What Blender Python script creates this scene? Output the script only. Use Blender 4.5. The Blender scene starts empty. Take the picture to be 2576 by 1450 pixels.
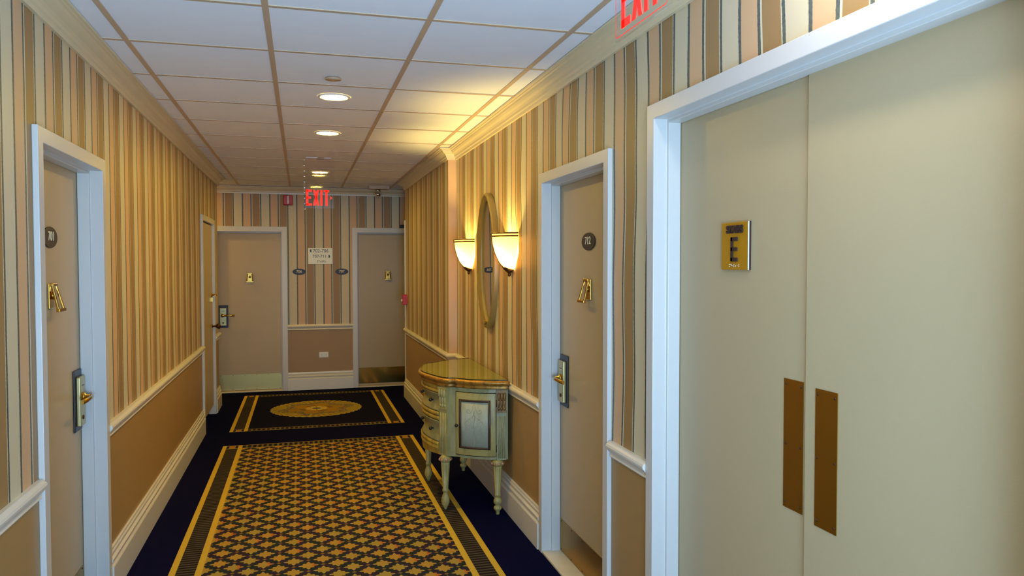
import bpy, bmesh, math, random
from mathutils import Vector, Matrix
random.seed(7)
S = bpy.context.scene
C = S.collection
PI = math.pi

# ------------------------------------------------------------------ camera
F_PX, YAW, PITCH, ROLL, CAM_Z = 1907.7, 0.27147, 0.03064, -0.00112, 1.5731
cy_, sy_, cp_, sp_ = math.cos(YAW), math.sin(YAW), math.cos(PITCH), math.sin(PITCH)
fwd = Vector((sy_*cp_, cy_*cp_, -sp_)); rgt = Vector((cy_, -sy_, 0)); upv = rgt.cross(fwd)
r2 = rgt*math.cos(ROLL) + upv*math.sin(ROLL); u2 = upv*math.cos(ROLL) - rgt*math.sin(ROLL)
cam = bpy.data.cameras.new('camera'); camo = bpy.data.objects.new('camera', cam); C.objects.link(camo)
cam.sensor_width = 36; cam.lens = F_PX/2576*36; cam.clip_start = 0.05
camo.matrix_world = Matrix(((r2.x, u2.x, -fwd.x, 0), (r2.y, u2.y, -fwd.y, 0), (r2.z, u2.z, -fwd.z, CAM_Z), (0, 0, 0, 1)))
S.camera = camo

# ------------------------------------------------------------------ world, exposure
S.view_settings.view_transform = 'Standard'; S.view_settings.look = 'None'
S.view_settings.gamma = 1; S.view_settings.use_curve_mapping = False
S.view_settings.exposure = 0.0
S.cycles.use_denoising = True
S.cycles.max_bounces = 10; S.cycles.diffuse_bounces = 6; S.cycles.glossy_bounces = 5
S.cycles.sample_clamp_indirect = 6.0
S.cycles.caustics_reflective = False; S.cycles.caustics_refractive = False
W = bpy.data.worlds.new('world'); S.world = W; W.use_nodes = True
W.node_tree.nodes['Background'].inputs[0].default_value = (0.5, 0.62, 0.8, 1)
W.node_tree.nodes['Background'].inputs[1].default_value = 0.6

# dimensions
H = 2.542; XL = -0.891; XR = 1.269; XQ = 1.197; YJ = 6.29; YE = 9.0; YF = 9.87; YB = -1.0
CH_E = 4.2    # how far the cross hall runs each way

def area(name, loc, rot, sx, sy, power, col):
    l = bpy.data.lights.new(name, 'AREA'); l.shape = 'RECTANGLE'; l.size = sx; l.size_y = sy
    l.energy = power; l.color = col
    o = bpy.data.objects.new(name, l); C.objects.link(o); o.location = loc; o.rotation_euler = rot
    return o
# daylight from the unseen window behind the camera, panel tilted up for the ceiling
area('window_uplight', (0.30, YB+0.03, 0.95), (math.radians(90+50), 0, 0), 1.5, 1.7, 236, (0.38, 0.62, 1.0))
# hall light further round the corner, left arm of the cross hall
SC_COL = (1.0, 0.73, 0.20); DL_COL = (1.0, 0.66, 0.08)
SC_POWER, DL_STRENGTH, DOME_STRENGTH = 38.0, 255.0, 165.0

# ------------------------------------------------------------------ node helpers
def srgb(r, g, b):
    f = lambda c: (c/255/12.92) if c/255 <= 0.04045 else ((c/255+0.055)/1.055)**2.4
    return (f(r), f(g), f(b), 1)

class N:
    """tiny expression builder on shader node sockets"""
    def __init__(s, nt, sock): s.nt, s.k = nt, sock
    def _m(s, op, *a, clamp=False):
        n = s.nt.nodes.new('ShaderNodeMath'); n.operation = op; n.use_clamp = clamp
        for i, v in enumerate((s,)+a):
            if isinstance(v, N): s.nt.links.new(v.k, n.inputs[i])
            else: n.inputs[i].default_value = v
        return N(s.nt, n.outputs[0])
    def __add__(s, o): return s._m('ADD', o)
    __radd__ = __add__
    def __sub__(s, o): return s._m('SUBTRACT', o)
    def __rsub__(s, o): return (s*-1)+o
    def __mul__(s, o): return s._m('MULTIPLY', o)
    __rmul__ = __mul__
    def __truediv__(s, o): return s._m('DIVIDE', o)
    def abs(s): return s._m('ABSOLUTE')
    def frac(s): return s._m('FRACT')
    def floor(s): return s._m('FLOOR')
    def gt(s, o): return s._m('GREATER_THAN', o)
    def lt(s, o): return s._m('LESS_THAN', o)
    def sin(s): return s._m('SINE')
    def mn(s, o): return s._m('MINIMUM', o)
    def mx(s, o): return s._m('MAXIMUM', o)
    def pow(s, o): return s._m('POWER', o)
    def band(s, a, b): return s.gt(a)*s.lt(b)

def mat(name):
    m = bpy.data.materials.new(name); m.use_nodes = True
    nt = m.node_tree; b = nt.nodes['Principled BSDF']
    return m, nt, b

def setc(nt, inp, v):
    if isinstance(v, N): nt.links.new(v.k, inp)
    elif hasattr(v, 'links') or isinstance(v, bpy.types.NodeSocket): nt.links.new(v, inp)
    else: inp.default_value = v

def mix(nt, fac, a, b):
    n = nt.nodes.new('ShaderNodeMix'); n.data_type = 'RGBA'
    setc(nt, n.inputs[0], fac); setc(nt, n.inputs[6], a); setc(nt, n.inputs[7], b)
    return n.outputs[2]

def position(nt):
    g = nt.nodes.new('ShaderNodeNewGeometry'); s = nt.nodes.new('ShaderNodeSeparateXYZ')
    nt.links.new(g.outputs['Position'], s.inputs[0])
    return g.outputs['Position'], N(nt, s.outputs[0]), N(nt, s.outputs[1]), N(nt, s.outputs[2])

def noise(nt, vec, scale, detail=3, rough=0.55, col=False):
    n = nt.nodes.new('ShaderNodeTexNoise'); n.inputs['Scale'].default_value = scale
    n.inputs['Detail'].default_value = detail; n.inputs['Roughness'].default_value = rough
    if vec is not None: nt.links.new(vec, n.inputs['Vector'])
    return n.outputs['Color'] if col else N(nt, n.outputs['Fac'])

def bump(nt, b, h, strength, dist=0.002):
    n = nt.nodes.new('ShaderNodeBump'); n.inputs['Strength'].default_value = strength
    n.inputs['Distance'].default_value = dist
    setc(nt, n.inputs['Height'], h); nt.links.new(n.outputs[0], b.inputs['Normal'])

def paint(name, col, rough=0.45, var=0.06, scale=4.0, bmp=0.05, bscale=180, metal=0.0, coat=0.0, spec=0.5):
    """plain painted / metal surface with slight mottling and micro relief"""
    m, nt, b = mat(name)
    p, x, y, z = position(nt)
    f = noise(nt, p, scale)
    dark = tuple(c*(1-var) for c in col[:3])+(1,); lite = tuple(min(1, c*(1+var)) for c in col[:3])+(1,)
    nt.links.new(mix(nt, f, dark, lite), b.inputs['Base Color'])
    b.inputs['Roughness'].default_value = rough; b.inputs['Metallic'].default_value = metal
    b.inputs['Coat Weight'].default_value = coat; b.inputs['Specular IOR Level'].default_value = spec
    if bmp: bump(nt, b, noise(nt, p, bscale, 2), bmp)
    return m

# wallpaper: 320 mm repeat of tan / cream / peach stripes between mottled green-blue pinstripes
COL_WAINSCOT = srgb(166, 135, 88)
def wallpaper(name, sx, sy, phase, warp=0.0):
    m, nt, b = mat(name)
    p, x, y, z = position(nt)
    s = x*sx + y*sy - phase
    if warp:
        mp = nt.nodes.new('ShaderNodeMapping'); mp.inputs['Scale'].default_value = (1, 1.0, 1.1)
        nt.links.new(p, mp.inputs[0])
        s = s + (noise(nt, mp.outputs[0], 1.3, 1) - 0.5)*warp
    q = (s/0.32).frac()
    fuzz = noise(nt, p, 260, 2)
    q = q + (fuzz-0.5)*0.010
    r = nt.nodes.new('ShaderNodeValToRGB'); r.color_ramp.interpolation = 'CONSTANT'
    tan, cream, peach, pale = srgb(158, 126, 80), srgb(211, 200, 168), srgb(212, 175, 134), srgb(214, 208, 178)
    dk = srgb(88, 98, 88)
    st = [(0, tan), (.262, pale), (.278, dk), (.322, cream), (.615, dk), (.662, peach), (.928, dk), (.972, pale)]
    e = r.color_ramp.elements
    while len(e) < len(st): e.new(0.5)
    for el, (po, co) in zip(e, st): el.position = po; el.color = co
    nt.links.new(q.k, r.inputs[0])
    # pinstripe mottling
    q0 = (s/0.32).frac()
    isd = q0.band(.276, .324) + q0.band(.613, .664) + q0.band(.926, .974)
    mot = noise(nt, p, 90, 3, 0.7)
    c1 = mix(nt, (isd*((mot-0.48)*4)).mn(1.0).mx(0.0), r.outputs[0], srgb(52, 60, 82))
    f2 = noise(nt, p, 2.3, 2)
    c1 = mix(nt, f2*0.10, c1, srgb(150, 130, 100))
    wf = noise(nt, p, 5)
    wc = mix(nt, wf, tuple(c*0.95 for c in COL_WAINSCOT[:3])+(1,), tuple(c*1.05 for c in COL_WAINSCOT[:3])+(1,))
    nt.links.new(mix(nt, z.gt(0.79), wc, c1), b.inputs['Base Color'])
    b.inputs['Roughness'].default_value = 0.46
    b.inputs['Specular IOR Level'].default_value = 0.4
    bump(nt, b, noise(nt, p, 120, 3), 0.10)
    return m

M = {}
M['paper_left'] = wallpaper('wallpaper_left', 0, 1, 2.93)
M['paper_right'] = wallpaper('wallpaper_right', 0, -1, -2.53, 0.07)
M['paper_right_far'] = wallpaper('wallpaper_right_far', 0, -1, -6.29-0.256)
M['paper_far'] = wallpaper('wallpaper_far', 1, 0, 0.073)
M['trim'] = paint('white_gloss_trim', srgb(226, 221, 208), 0.30, 0.03, 3, 0.05, 60)
M['crown'] = paint('cream_crown_moulding', srgb(222, 206, 168), 0.32, 0.03, 3, 0.05, 60)
M['frame'] = paint('white_frame_paint', srgb(208, 206, 201), 0.33, 0.02, 3, 0.03, 90)
M['door'] = paint('taupe_door_paint', srgb(184, 165, 128), 0.42, 0.03, 2.2, 0.10, 240)
M['brass'] = paint('polished_brass', srgb(214, 172, 84), 0.16, 0.05, 8, 0.02, 60, metal=1)
M['brass_brushed'] = paint('brushed_brass', srgb(176, 134, 50), 0.38, 0.10, 6, 0.04, 120, metal=1)
M['nickel_brass'] = paint('pale_brass_kickplate', srgb(190, 166, 104), 0.42, 0.06, 5, 0.03, 100, metal=1)
M['lock_metal'] = paint('satin_brass_lock', srgb(190, 176, 124), 0.36, 0.05, 12, 0.02, 160, metal=0.85)
M['black'] = paint('black_plate', srgb(34, 32, 38), 0.4, 0.1, 20, 0.03)
M['plaque'] = paint('dark_brown_plaque', srgb(48, 36, 34), 0.55, 0.08, 20, 0.02)
M['plaque_blue'] = paint('navy_plaque', srgb(44, 52, 84), 0.5, 0.06, 20, 0.02)
M['letter_cream'] = paint('cream_lettering', srgb(232, 224, 190), 0.5, 0.03, 20, 0)
M['sign_white'] = paint('white_sign_face', srgb(244, 248, 236), 0.4, 0.02, 10, 0)
M['letter_navy'] = paint('navy_lettering', srgb(48, 54, 92), 0.5, 0.03, 20, 0)
M['sign_gold'] = paint('gold_sign_face', srgb(190, 140, 24), 0.32, 0.08, 30, 0.03, 200, metal=0.35)
M['letter_brown'] = paint('dark_brown_lettering', srgb(48, 20, 16), 0.7, 0.1, 60, 0)
M['white_plastic'] = paint('white_plastic', srgb(232, 230, 224), 0.35, 0.02, 10, 0.02)
M['red_plastic'] = paint('red_plastic', srgb(188, 14, 9), 0.35, 0.05, 10, 0.02)
M['marble'] = paint('cream_marble', srgb(226, 212, 180), 0.22, 0.12, 9, 0.0)
M['bronze'] = paint('dark_bronze', srgb(84, 52, 22), 0.36, 0.1, 20, 0.02, 120, metal=0.6)
M['knob_dark'] = paint('dark_iron_knob', srgb(34, 30, 30), 0.4, 0.1, 30, 0.03)
M['tee'] = paint('beige_grid_tee', srgb(200, 174, 144), 0.42, 0.04, 4, 0.0)
M['mirror_glass'] = paint('mirror_glass', (0.86, 0.88, 0.84, 1), 0.015, 0.0, 3, 0, metal=1)
M['gilt_frame'] = paint('aged_gilt_frame', srgb(150, 127, 70), 0.42, 0.16, 14, 0.15, 90, metal=0.25)
M['chrome'] = paint('chrome', (0.8, 0.8, 0.82, 1), 0.12, 0.03, 8, 0, metal=1)
M['closet_shade'] = paint('painted_closet_shade', srgb(30, 26, 24), 0.9, 0.1, 8, 0)

# ceiling tiles
m, nt, b = mat('ceiling_tile'); p, x, y, z = position(nt)
f = noise(nt, p, 7, 3); g = noise(nt, p, 420, 2)
nt.links.new(mix(nt, f, srgb(236, 240, 246), srgb(243, 246, 251)), b.inputs['Base Color'])
b.inputs['Roughness'].default_value = 0.85; bump(nt, b, g, 0.25)
M['tile'] = m

# plain navy carpet
m, nt, b = mat('navy_carpet'); p, x, y, z = position(nt)
f = noise(nt, p, 350, 2); g = noise(nt, p, 6, 3)
c = mix(nt, f, (0.0012, 0.0018, 0.022, 1), (0.0030, 0.0042, 0.044, 1)); c = mix(nt, g*0.35, c, (0.0016, 0.002, 0.018, 1))
nt.links.new(c, b.inputs['Base Color']); b.inputs['Roughness'].default_value = 0.95
b.inputs['Specular IOR Level'].default_value = 0.05
bump(nt, b, f, 0.6)
M['navy'] = m

GOLD = srgb(196, 160, 58)
def carpet_common(nt, p, x, y):
    """borders shared by both woven inserts; returns dict of masks and colours"""
    ax = (x-0.161).abs()
    fine = noise(nt, p, 330, 2)
    rib = (y/0.0325).frac()
    ribc = mix(nt, rib.gt(0.5), srgb(24, 20, 26), srgb(82, 74, 58))
    ribc = mix(nt, fine*0.35, ribc, srgb(40, 36, 40))
    return ax, fine, ribc
def sq_border(nt, p, x):
    f = (x/0.043).frac()
    h = noise(nt, p, 24, 1)
    d = mix(nt, h.gt(0.5), srgb(32, 24, 34), srgb(26, 34, 30))
    return mix(nt, f.gt(0.42), srgb(112, 96, 56), d)

# star runner
m, nt, b = mat('star_runner_carpet'); p, x, y, z = position(nt)
ax, fine, ribc = carpet_common(nt, p, x, y)
A = 0.1502
u = (x+0.426)/A; v = (y-4.212)/0.1495
def cell(u, v):
    iu = (u+0.5).floor(); iv = (v+0.5).floor()
    return (u-iu), (v-iv), iu, iv
u1, v1, i1, j1 = cell(u, v); u2_, v2_, i2, j2 = cell(u+0.5, v+0.5)
d1 = u1.abs()+v1.abs(); d2 = u2_.abs()+v2_.abs()
sel = d2.lt(d1)
def blend(a, c): return a*(1-sel)+c*sel
lu = blend(u1, u2_); lv = blend(v1, v2_)
ci = blend(i1, i2+31); cj = blend(j1, j2+17)
au = lu.abs(); av = lv.abs()
rr = (lu*lu+lv*lv)._m('SQRT')
th = lv._m('ARCTAN2', lu)/(PI/4)            # 45 degree sectors
t = (th+8)
fr = (t/2).frac()                            # 0 at axis tip, .5 at diagonal tip, 1 axis
kA = (1-((fr-0.5).abs()*-4+2)).mx(0.0)       # 1 on axes, 0 at 22.5 deg
kB = (1-(fr-0.5).abs()*4).mx(0.0)            # 1 on diagonals
R = 0.196 + kA*0.150 + kB*0.072
star = (R-rr).gt(0.0)
hsh = ((ci*12.9898+cj*78.233).sin()*43758.5453).frac()
hsh2 = ((ci*39.346+cj*11.135).sin()*24634.6345).frac()
sc = mix(nt, hsh, srgb(192, 148, 60), srgb(172, 152, 70))
sc = mix(nt, (hsh2.gt(0.6))*(lu.gt(0.12)), sc, srgb(200, 116, 50))
tip = (rr-0.27).gt(0.0)
sc = mix(nt, tip*0.6, sc, srgb(190, 180, 120))
sc = mix(nt, noise(nt, p, 120, 2)*0.5, sc, srgb(150, 116, 46))
# dark lattice
hb = noise(nt, p, 11, 1)
bg = mix(nt, hb.gt(0.5), srgb(52, 40, 54), srgb(40, 48, 46))
bg = mix(nt, (d1.mn(d2)-0.475).abs().lt(0.02)*0.4, bg, srgb(30, 28, 40))
# little diamonds where the lattice crosses
cu = ((x+0.426)/A).frac()-0.5; cv = ((y-4.212)/0.1495+0.5).frac()-0.5
cu2 = ((x+0.426)/A+0.5).frac()-0.5; cv2 = ((y-4.212)/0.1495).frac()-0.5
sm = ((cu.abs()+cv.abs()).lt(0.085) + ((cu2.abs()+cv2.abs()).lt(0.085))).mn(1.0)
bg = mix(nt, sm, bg, mix(nt, hsh, srgb(150, 84, 48), srgb(120, 110, 50)))
field = mix(nt, star, bg, sc)
YEND = 6.965
gold = mix(nt, fine, srgb(196, 160, 50), srgb(224, 190, 72))
c = mix(nt, ax.gt(0.663), field, gold)
end = y.gt(YEND-0.118)
sqs = sq_border(nt, p, x)
line = mix(nt, fine, srgb(150, 130, 66), srgb(180, 160, 90))
endc = mix(nt, y.gt(YEND-0.106)*y.lt(YEND-0.012), line, sqs)
c = mix(nt, end*ax.lt(0.663), c, endc)
# ribbed band
band_ = ax.band(0.696, 0.791)
c = mix(nt, band_, c, ribc)
corner = (ax-0.7435).abs()
cc = mix(nt, corner.lt(0.026), srgb(34, 28, 34), srgb(176, 128, 50))
cc = mix(nt, ((y-YEND+0.059).abs().gt(0.045)), cc, line)
c = mix(nt, end*band_, c, cc)
nt.links.new(c, b.inputs['Base Color']); b.inputs['Roughness'].default_value = 0.95
b.inputs['Specular IOR Level'].default_value = 0.1
bump(nt, b, fine, 0.5)
M['runner'] = m

# medallion insert
m, nt, b = mat('medallion_carpet'); p, x, y, z = position(nt)
ax, fine, ribc = carpet_common(nt, p, x, y)
Y0, Y1 = 7.54, 9.59
dy = (y-(Y0+Y1)/2).abs(); hy = (Y1-Y0)/2
navy = mix(nt, fine, (0.0022, 0.0022, 0.014, 1), (0.0050, 0.0050, 0.028, 1))
mx_ = x-0.152; my_ = y-8.555
rr = (mx_*mx_+my_*my_)._m('SQRT'); th = my_._m('ARCTAN2', mx_)
Ro = (th*21).sin().abs()*0.020+0.468
rays = ((th*44).sin())*0.5+0.5
ring = mix(nt, rays, srgb(184, 156, 60), srgb(140, 126, 58))
inner = mix(nt, noise(nt, p, 9, 3), srgb(178, 132, 48), srgb(150, 124, 52))
fl = noise(nt, p, 17, 2, 0.6)
flw = ((th*6).sin()*0.05+0.315-rr).abs().lt(0.055)
flc = mix(nt, fl.gt(0.52), srgb(96, 104, 78), srgb(148, 122, 92))
flc = mix(nt, fl.gt(0.60), flc, srgb(112, 84, 64))
med = mix(nt, rr.gt(0.30), inner, ring)
med = mix(nt, flw*(fl.gt(0.45)), med, flc)
med = mix(nt, rr.band(0.13, 0.18)*((th*4).sin().gt(0.2)), med, srgb(126, 96, 54))
med = mix(nt, rr.lt(0.115)*((th*4).sin().abs().gt(0.35)), med, srgb(206, 180, 96))
med = mix(nt, rr.lt(0.045), med, srgb(84, 84, 96))
med = mix(nt, (Ro-rr).lt(0.008), med, srgb(204, 184, 110))
c = mix(nt, (Ro-rr).gt(0.0), navy, med)
gold = mix(nt, fine, srgb(196, 160, 50), srgb(224, 190, 72))
c = mix(nt, ax.gt(0.663), c, gold)
endm = dy.gt(hy-0.098)
sqs = sq_border(nt, p, x)
line = mix(nt, fine, srgb(150, 130, 66), srgb(180, 160, 90))
endc = mix(nt, dy.band(hy-0.088, hy-0.010), line, sqs)
c = mix(nt, endm*ax.lt(0.663), c, endc)
band_ = ax.band(0.696, 0.791)
c = mix(nt, band_, c, ribc)
cc = mix(nt, (ax-0.7435).abs().lt(0.026), srgb(34, 28, 34), srgb(176, 128, 50))
cc = mix(nt, dy.band(hy-0.088, hy-0.010), line, cc)
c = mix(nt, endm*band_, c, cc)
nt.links.new(c, b.inputs['Base Color']); b.inputs['Roughness'].default_value = 0.95
b.inputs['Specular IOR Level'].default_value = 0.1
bump(nt, b, fine, 0.5)
M['medallion'] = m

# cabinet paints
def antique(name, base, dark, amt=0.5, metal=0.0, rough=0.42):
    m, nt, b = mat(name); p, x, y, z = position(nt)
    mp = nt.nodes.new('ShaderNodeMapping'); mp.inputs['Scale'].default_value = (1, 1, 0.35)
    nt.links.new(p, mp.inputs[0])
    a = noise(nt, mp.outputs[0], 26, 5, 0.65)
    k = ((a-0.48)*5).mn(1.0).mx(0.0)
    c = mix(nt, k*amt, base, dark)
    cr = nt.nodes.new('ShaderNodeTexVoronoi'); cr.feature = 'DISTANCE_TO_EDGE'; cr.inputs['Scale'].default_value = 95
    nt.links.new(p, cr.inputs[0])
    e = N(nt, cr.outputs[0]).lt(0.018)
    c = mix(nt, e*0.25, c, dark)
    nt.links.new(c, b.inputs['Base Color'])
    b.inputs['Roughness'].default_value = rough; b.inputs['Metallic'].default_value = metal
    bump(nt, b, a, 0.2)
    return m
M['cab_green'] = antique('antique_green_paint', srgb(154, 150, 104), srgb(104, 96, 54), 0.45)
M['cab_cream'] = antique('antique_cream_paint', srgb(172, 158, 94), srgb(122, 102, 50), 0.5)
M['cab_gold'] = antique('antique_gilding', srgb(176, 130, 52), srgb(84, 54, 26), 0.85, metal=0.45, rough=0.34)
M['cab_brown'] = antique('brown_moulding_paint', srgb(74, 52, 38), srgb(46, 34, 28), 0.6)
M['cab_panel'] = antique('pale_blue_grey_panel', srgb(172, 178, 156), srgb(140, 138, 106), 0.45)
M['cab_scroll'] = paint('olive_scroll_paint', srgb(152, 150, 120), 0.6, 0.1, 20, 0)
M['cab_pink'] = antique('rose_gilt_rosette', srgb(190, 142, 104), srgb(120, 80, 50), 0.5, metal=0.2)
M['cab_rail'] = antique('yellow_gilt_rail', srgb(190, 164, 72), srgb(120, 92, 36), 0.7, metal=0.15)
M['cab_capital'] = antique('brown_gilt_carving', srgb(136, 100, 50), srgb(70, 46, 26), 0.6, metal=0.25, rough=0.4)
M['cab_top'] = antique('olive_gold_tabletop', srgb(178, 164, 88), srgb(140, 124, 60), 0.5)
# sheet glass
m = bpy.data.materials.new('sheet_glass'); m.use_nodes = True; nt = m.node_tree; nt.nodes.clear()
o = nt.nodes.new('ShaderNodeOutputMaterial'); mixs = nt.nodes.new('ShaderNodeMixShader')
tr = nt.nodes.new('ShaderNodeBsdfTransparent'); tr.inputs[0].default_value = (0.93, 0.97, 0.90, 1)
gl = nt.nodes.new('ShaderNodeBsdfGlossy'); gl.inputs['Roughness'].default_value = 0.02
fr_ = nt.nodes.new('ShaderNodeFresnel'); fr_.inputs[0].default_value = 1.55
geo_ = nt.nodes.new('ShaderNodeNewGeometry'); nt.links.new((N(nt, fr_.outputs[0])*(1-N(nt, geo_.outputs['Backfacing']))).k, mixs.inputs[0]); nt.links.new(tr.outputs[0], mixs.inputs[1]); nt.links.new(gl.outputs[0], mixs.inputs[2])
nt.links.new(mixs.outputs[0], o.inputs[0])
M['glass'] = m
M['glass_edge'] = paint('dark_glass_edge', srgb(22, 26, 16), 0.15, 0.05, 10, 0)
# sconce glass: translucent, lit by the bulb inside
m = bpy.data.materials.new('amber_frosted_glass'); m.use_nodes = True; nt = m.node_tree; nt.nodes.clear()
o = nt.nodes.new('ShaderNodeOutputMaterial'); mixs = nt.nodes.new('ShaderNodeMixShader'); mixs.inputs[0].default_value = 0.25
tl = nt.nodes.new('ShaderNodeBsdfTranslucent'); tl.inputs[0].default_value = (0.5, 0.3, 0.12, 1)
df = nt.nodes.new('ShaderNodeBsdfDiffuse'); df.inputs[0].default_value = (0.7, 0.5, 0.25, 1)
g_ = nt.nodes.new('ShaderNodeNewGeometry'); nz = nt.nodes.new('ShaderNodeTexNoise'); nz.inputs['Scale'].default_value = 30
nt.links.new(g_.outputs['Position'], nz.inputs[0])
mc = mix(nt, N(nt, nz.outputs['Fac']), (0.50, 0.28, 0.085, 1), (0.58, 0.34, 0.11, 1)); nt.links.new(mc, tl.inputs[0])
nt.links.new(tl.outputs[0], mixs.inputs[1]); nt.links.new(df.outputs[0], mixs.inputs[2]); nt.links.new(mixs.outputs[0], o.inputs[0])
M['sconce_glass'] = m
def emis(name, col, st):
    m, nt, b = mat(name)
    p, x, y, z = position(nt)
    c = mix(nt, noise(nt, p, 40, 1)*0.1, col, tuple(v*0.9 for v in col[:3])+(1,))
    nt.links.new(c, b.inputs['Base Color']); nt.links.new(c, b.inputs['Emission Color'])
    b.inputs['Emission Strength'].default_value = st
    return m
M['lamp'] = emis('downlight_lens', DL_COL+(1,), DL_STRENGTH)
M['dome_lamp'] = emis('dome_diffuser', (1.0, 0.95, 0.86, 1), DOME_STRENGTH)
M['exit_red'] = emis('lit_red_letters', (1.0, 0.018, 0.008, 1), 0.72)
# clear acrylic
m = bpy.data.materials.new('clear_acrylic'); m.use_nodes = True; nt = m.node_tree; nt.nodes.clear()
o = nt.nodes.new('ShaderNodeOutputMaterial'); mixs = nt.nodes.new('ShaderNodeMixShader')
tr = nt.nodes.new('ShaderNodeBsdfTransparent'); tr.inputs[0].default_value = (0.975, 0.965, 0.965, 1)
gl = nt.nodes.new('ShaderNodeBsdfGlossy'); gl.inputs['Roughness'].default_value = 0.03
fr_ = nt.nodes.new('ShaderNodeFresnel'); fr_.inputs[0].default_value = 1.45
geo_ = nt.nodes.new('ShaderNodeNewGeometry'); nt.links.new((N(nt, fr_.outputs[0])*(1-N(nt, geo_.outputs['Backfacing']))).k, mixs.inputs[0]); nt.links.new(tr.outputs[0], mixs.inputs[1]); nt.links.new(gl.outputs[0], mixs.inputs[2])
nt.links.new(mixs.outputs[0], o.inputs[0])
M['acrylic'] = m

# ------------------------------------------------------------------ mesh helpers
def bx(bm, x0, x1, y0, y1, z0, z1, mi=0):
    vs = [bm.verts.new((x, y, z)) for z in (z0, z1) for y in (y0, y1) for x in (x0, x1)]
    for f in ((0, 2, 3, 1), (4, 5, 7, 6), (0, 1, 5, 4), (2, 6, 7, 3), (0, 4, 6, 2), (1, 3, 7, 5)):
        bm.faces.new([vs[i] for i in f]).material_index = mi
def prism(bm, pts, z0, z1, mi=0, mi_side=None):
    lo = [bm.verts.new((a, c, z0)) for a, c in pts]; hi = [bm.verts.new((a, c, z1)) for a, c in pts]
    n = len(pts)
    bm.faces.new(lo[::-1]).material_index = mi; bm.faces.new(hi).material_index = mi
    for i in range(n):
        bm.faces.new((lo[i], lo[(i+1) % n], hi[(i+1) % n], hi[i])).material_index = mi if mi_side is None else mi_side
def plate(bm, pts, y0, y1, mi=0):
    """polygon in x-z extruded along y (y0 = front)"""
    a = [bm.verts.new((p, y0, q)) for p, q in pts]; c = [bm.verts.new((p, y1, q)) for p, q in pts]; n = len(pts)
    bm.faces.new(a).material_index = mi; bm.faces.new(c[::-1]).material_index = mi
    for i in range(n):
        bm.faces.new((a[i], c[i], c[(i+1) % n], a[(i+1) % n])).material_index = mi
def lathe(bm, prof, cx=0, cy=0, n=20, axis='z', a0=0, a1=2*PI, cz=0, mi=0, fl=0, fn=0):
    """prof: list (r, h); axis z (up) or y (into wall)"""
    full = abs(a1-a0-2*PI) < 1e-6; k = n if full else n+1
    rings = []
    for r, h in prof:
        ring = []
        for i in range(k):
            a = a0+(a1-a0)*i/n; q = r*(1+fl*math.cos(fn*a)) if fn else r
            if axis == 'z': co = (cx+q*math.cos(a), cy+q*math.sin(a), cz+h)
            else: co = (cx+q*math.cos(a), cy+h, cz+q*math.sin(a))
            ring.append(bm.verts.new(co))
        rings.append(ring)
    for a, c in zip(rings, rings[1:]):
        for i in range(n):
            j = (i+1) % k
            f = bm.faces.new((a[i], a[j], c[j], c[i])); f.smooth = True; f.material_index = mi
    if full:
        for ring, rv in ((rings[0], True), (rings[-1], False)):
            try:
                f = bm.faces.new(ring[::-1] if rv else ring); f.material_index = mi
            except ValueError: pass
def tube(bm, pts, r, n=8, mi=0, flat=1.0):
    pts = [Vector(p) for p in pts]; rings = []
    for i, p in enumerate(pts):
        d = (pts[min(i+1, len(pts)-1)]-pts[max(i-1, 0)]).normalized()
        a = d.cross(Vector((0, 0, 1)));
        if a.length < 1e-4: a = Vector((1, 0, 0))
        a.normalize(); bb = d.cross(a).normalized()
        rings.append([bm.verts.new(p+a*r*math.cos(2*PI*k/n)+bb*r*flat*math.sin(2*PI*k/n)) for k in range(n)])
    for a, c in zip(rings, rings[1:]):
        for i in range(n):
            f = bm.faces.new((a[i], a[(i+1) % n], c[(i+1) % n], c[i])); f.smooth = True; f.material_index = mi
    bm.faces.new(rings[0][::-1]).material_index = mi; bm.faces.new(rings[-1]).material_index = mi
def ellipsoid(bm, c, rx, ry, rz, n=14, m_=8, mi=0):
    rows = []
    for j in range(1, m_):
        ph = PI*j/m_
        rows.append([bm.verts.new((c[0]+rx*math.sin(ph)*math.cos(2*PI*i/n), c[1]+ry*math.sin(ph)*math.sin(2*PI*i/n), c[2]+rz*math.cos(ph))) for i in range(n)])
    t = bm.verts.new((c[0], c[1], c[2]+rz)); bo = bm.verts.new((c[0], c[1], c[2]-rz))
    fs = []
    for i in range(n):
        fs.append(bm.faces.new((t, rows[0][i], rows[0][(i+1) % n]))); fs.append(bm.faces.new((bo, rows[-1][(i+1) % n], rows[-1][i])))
        for a, c_ in zip(rows, rows[1:]): fs.append(bm.faces.new((a[i], c_[i], c_[(i+1) % n], a[(i+1) % n])))
    for f in fs: f.smooth = True; f.material_index = mi
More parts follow.
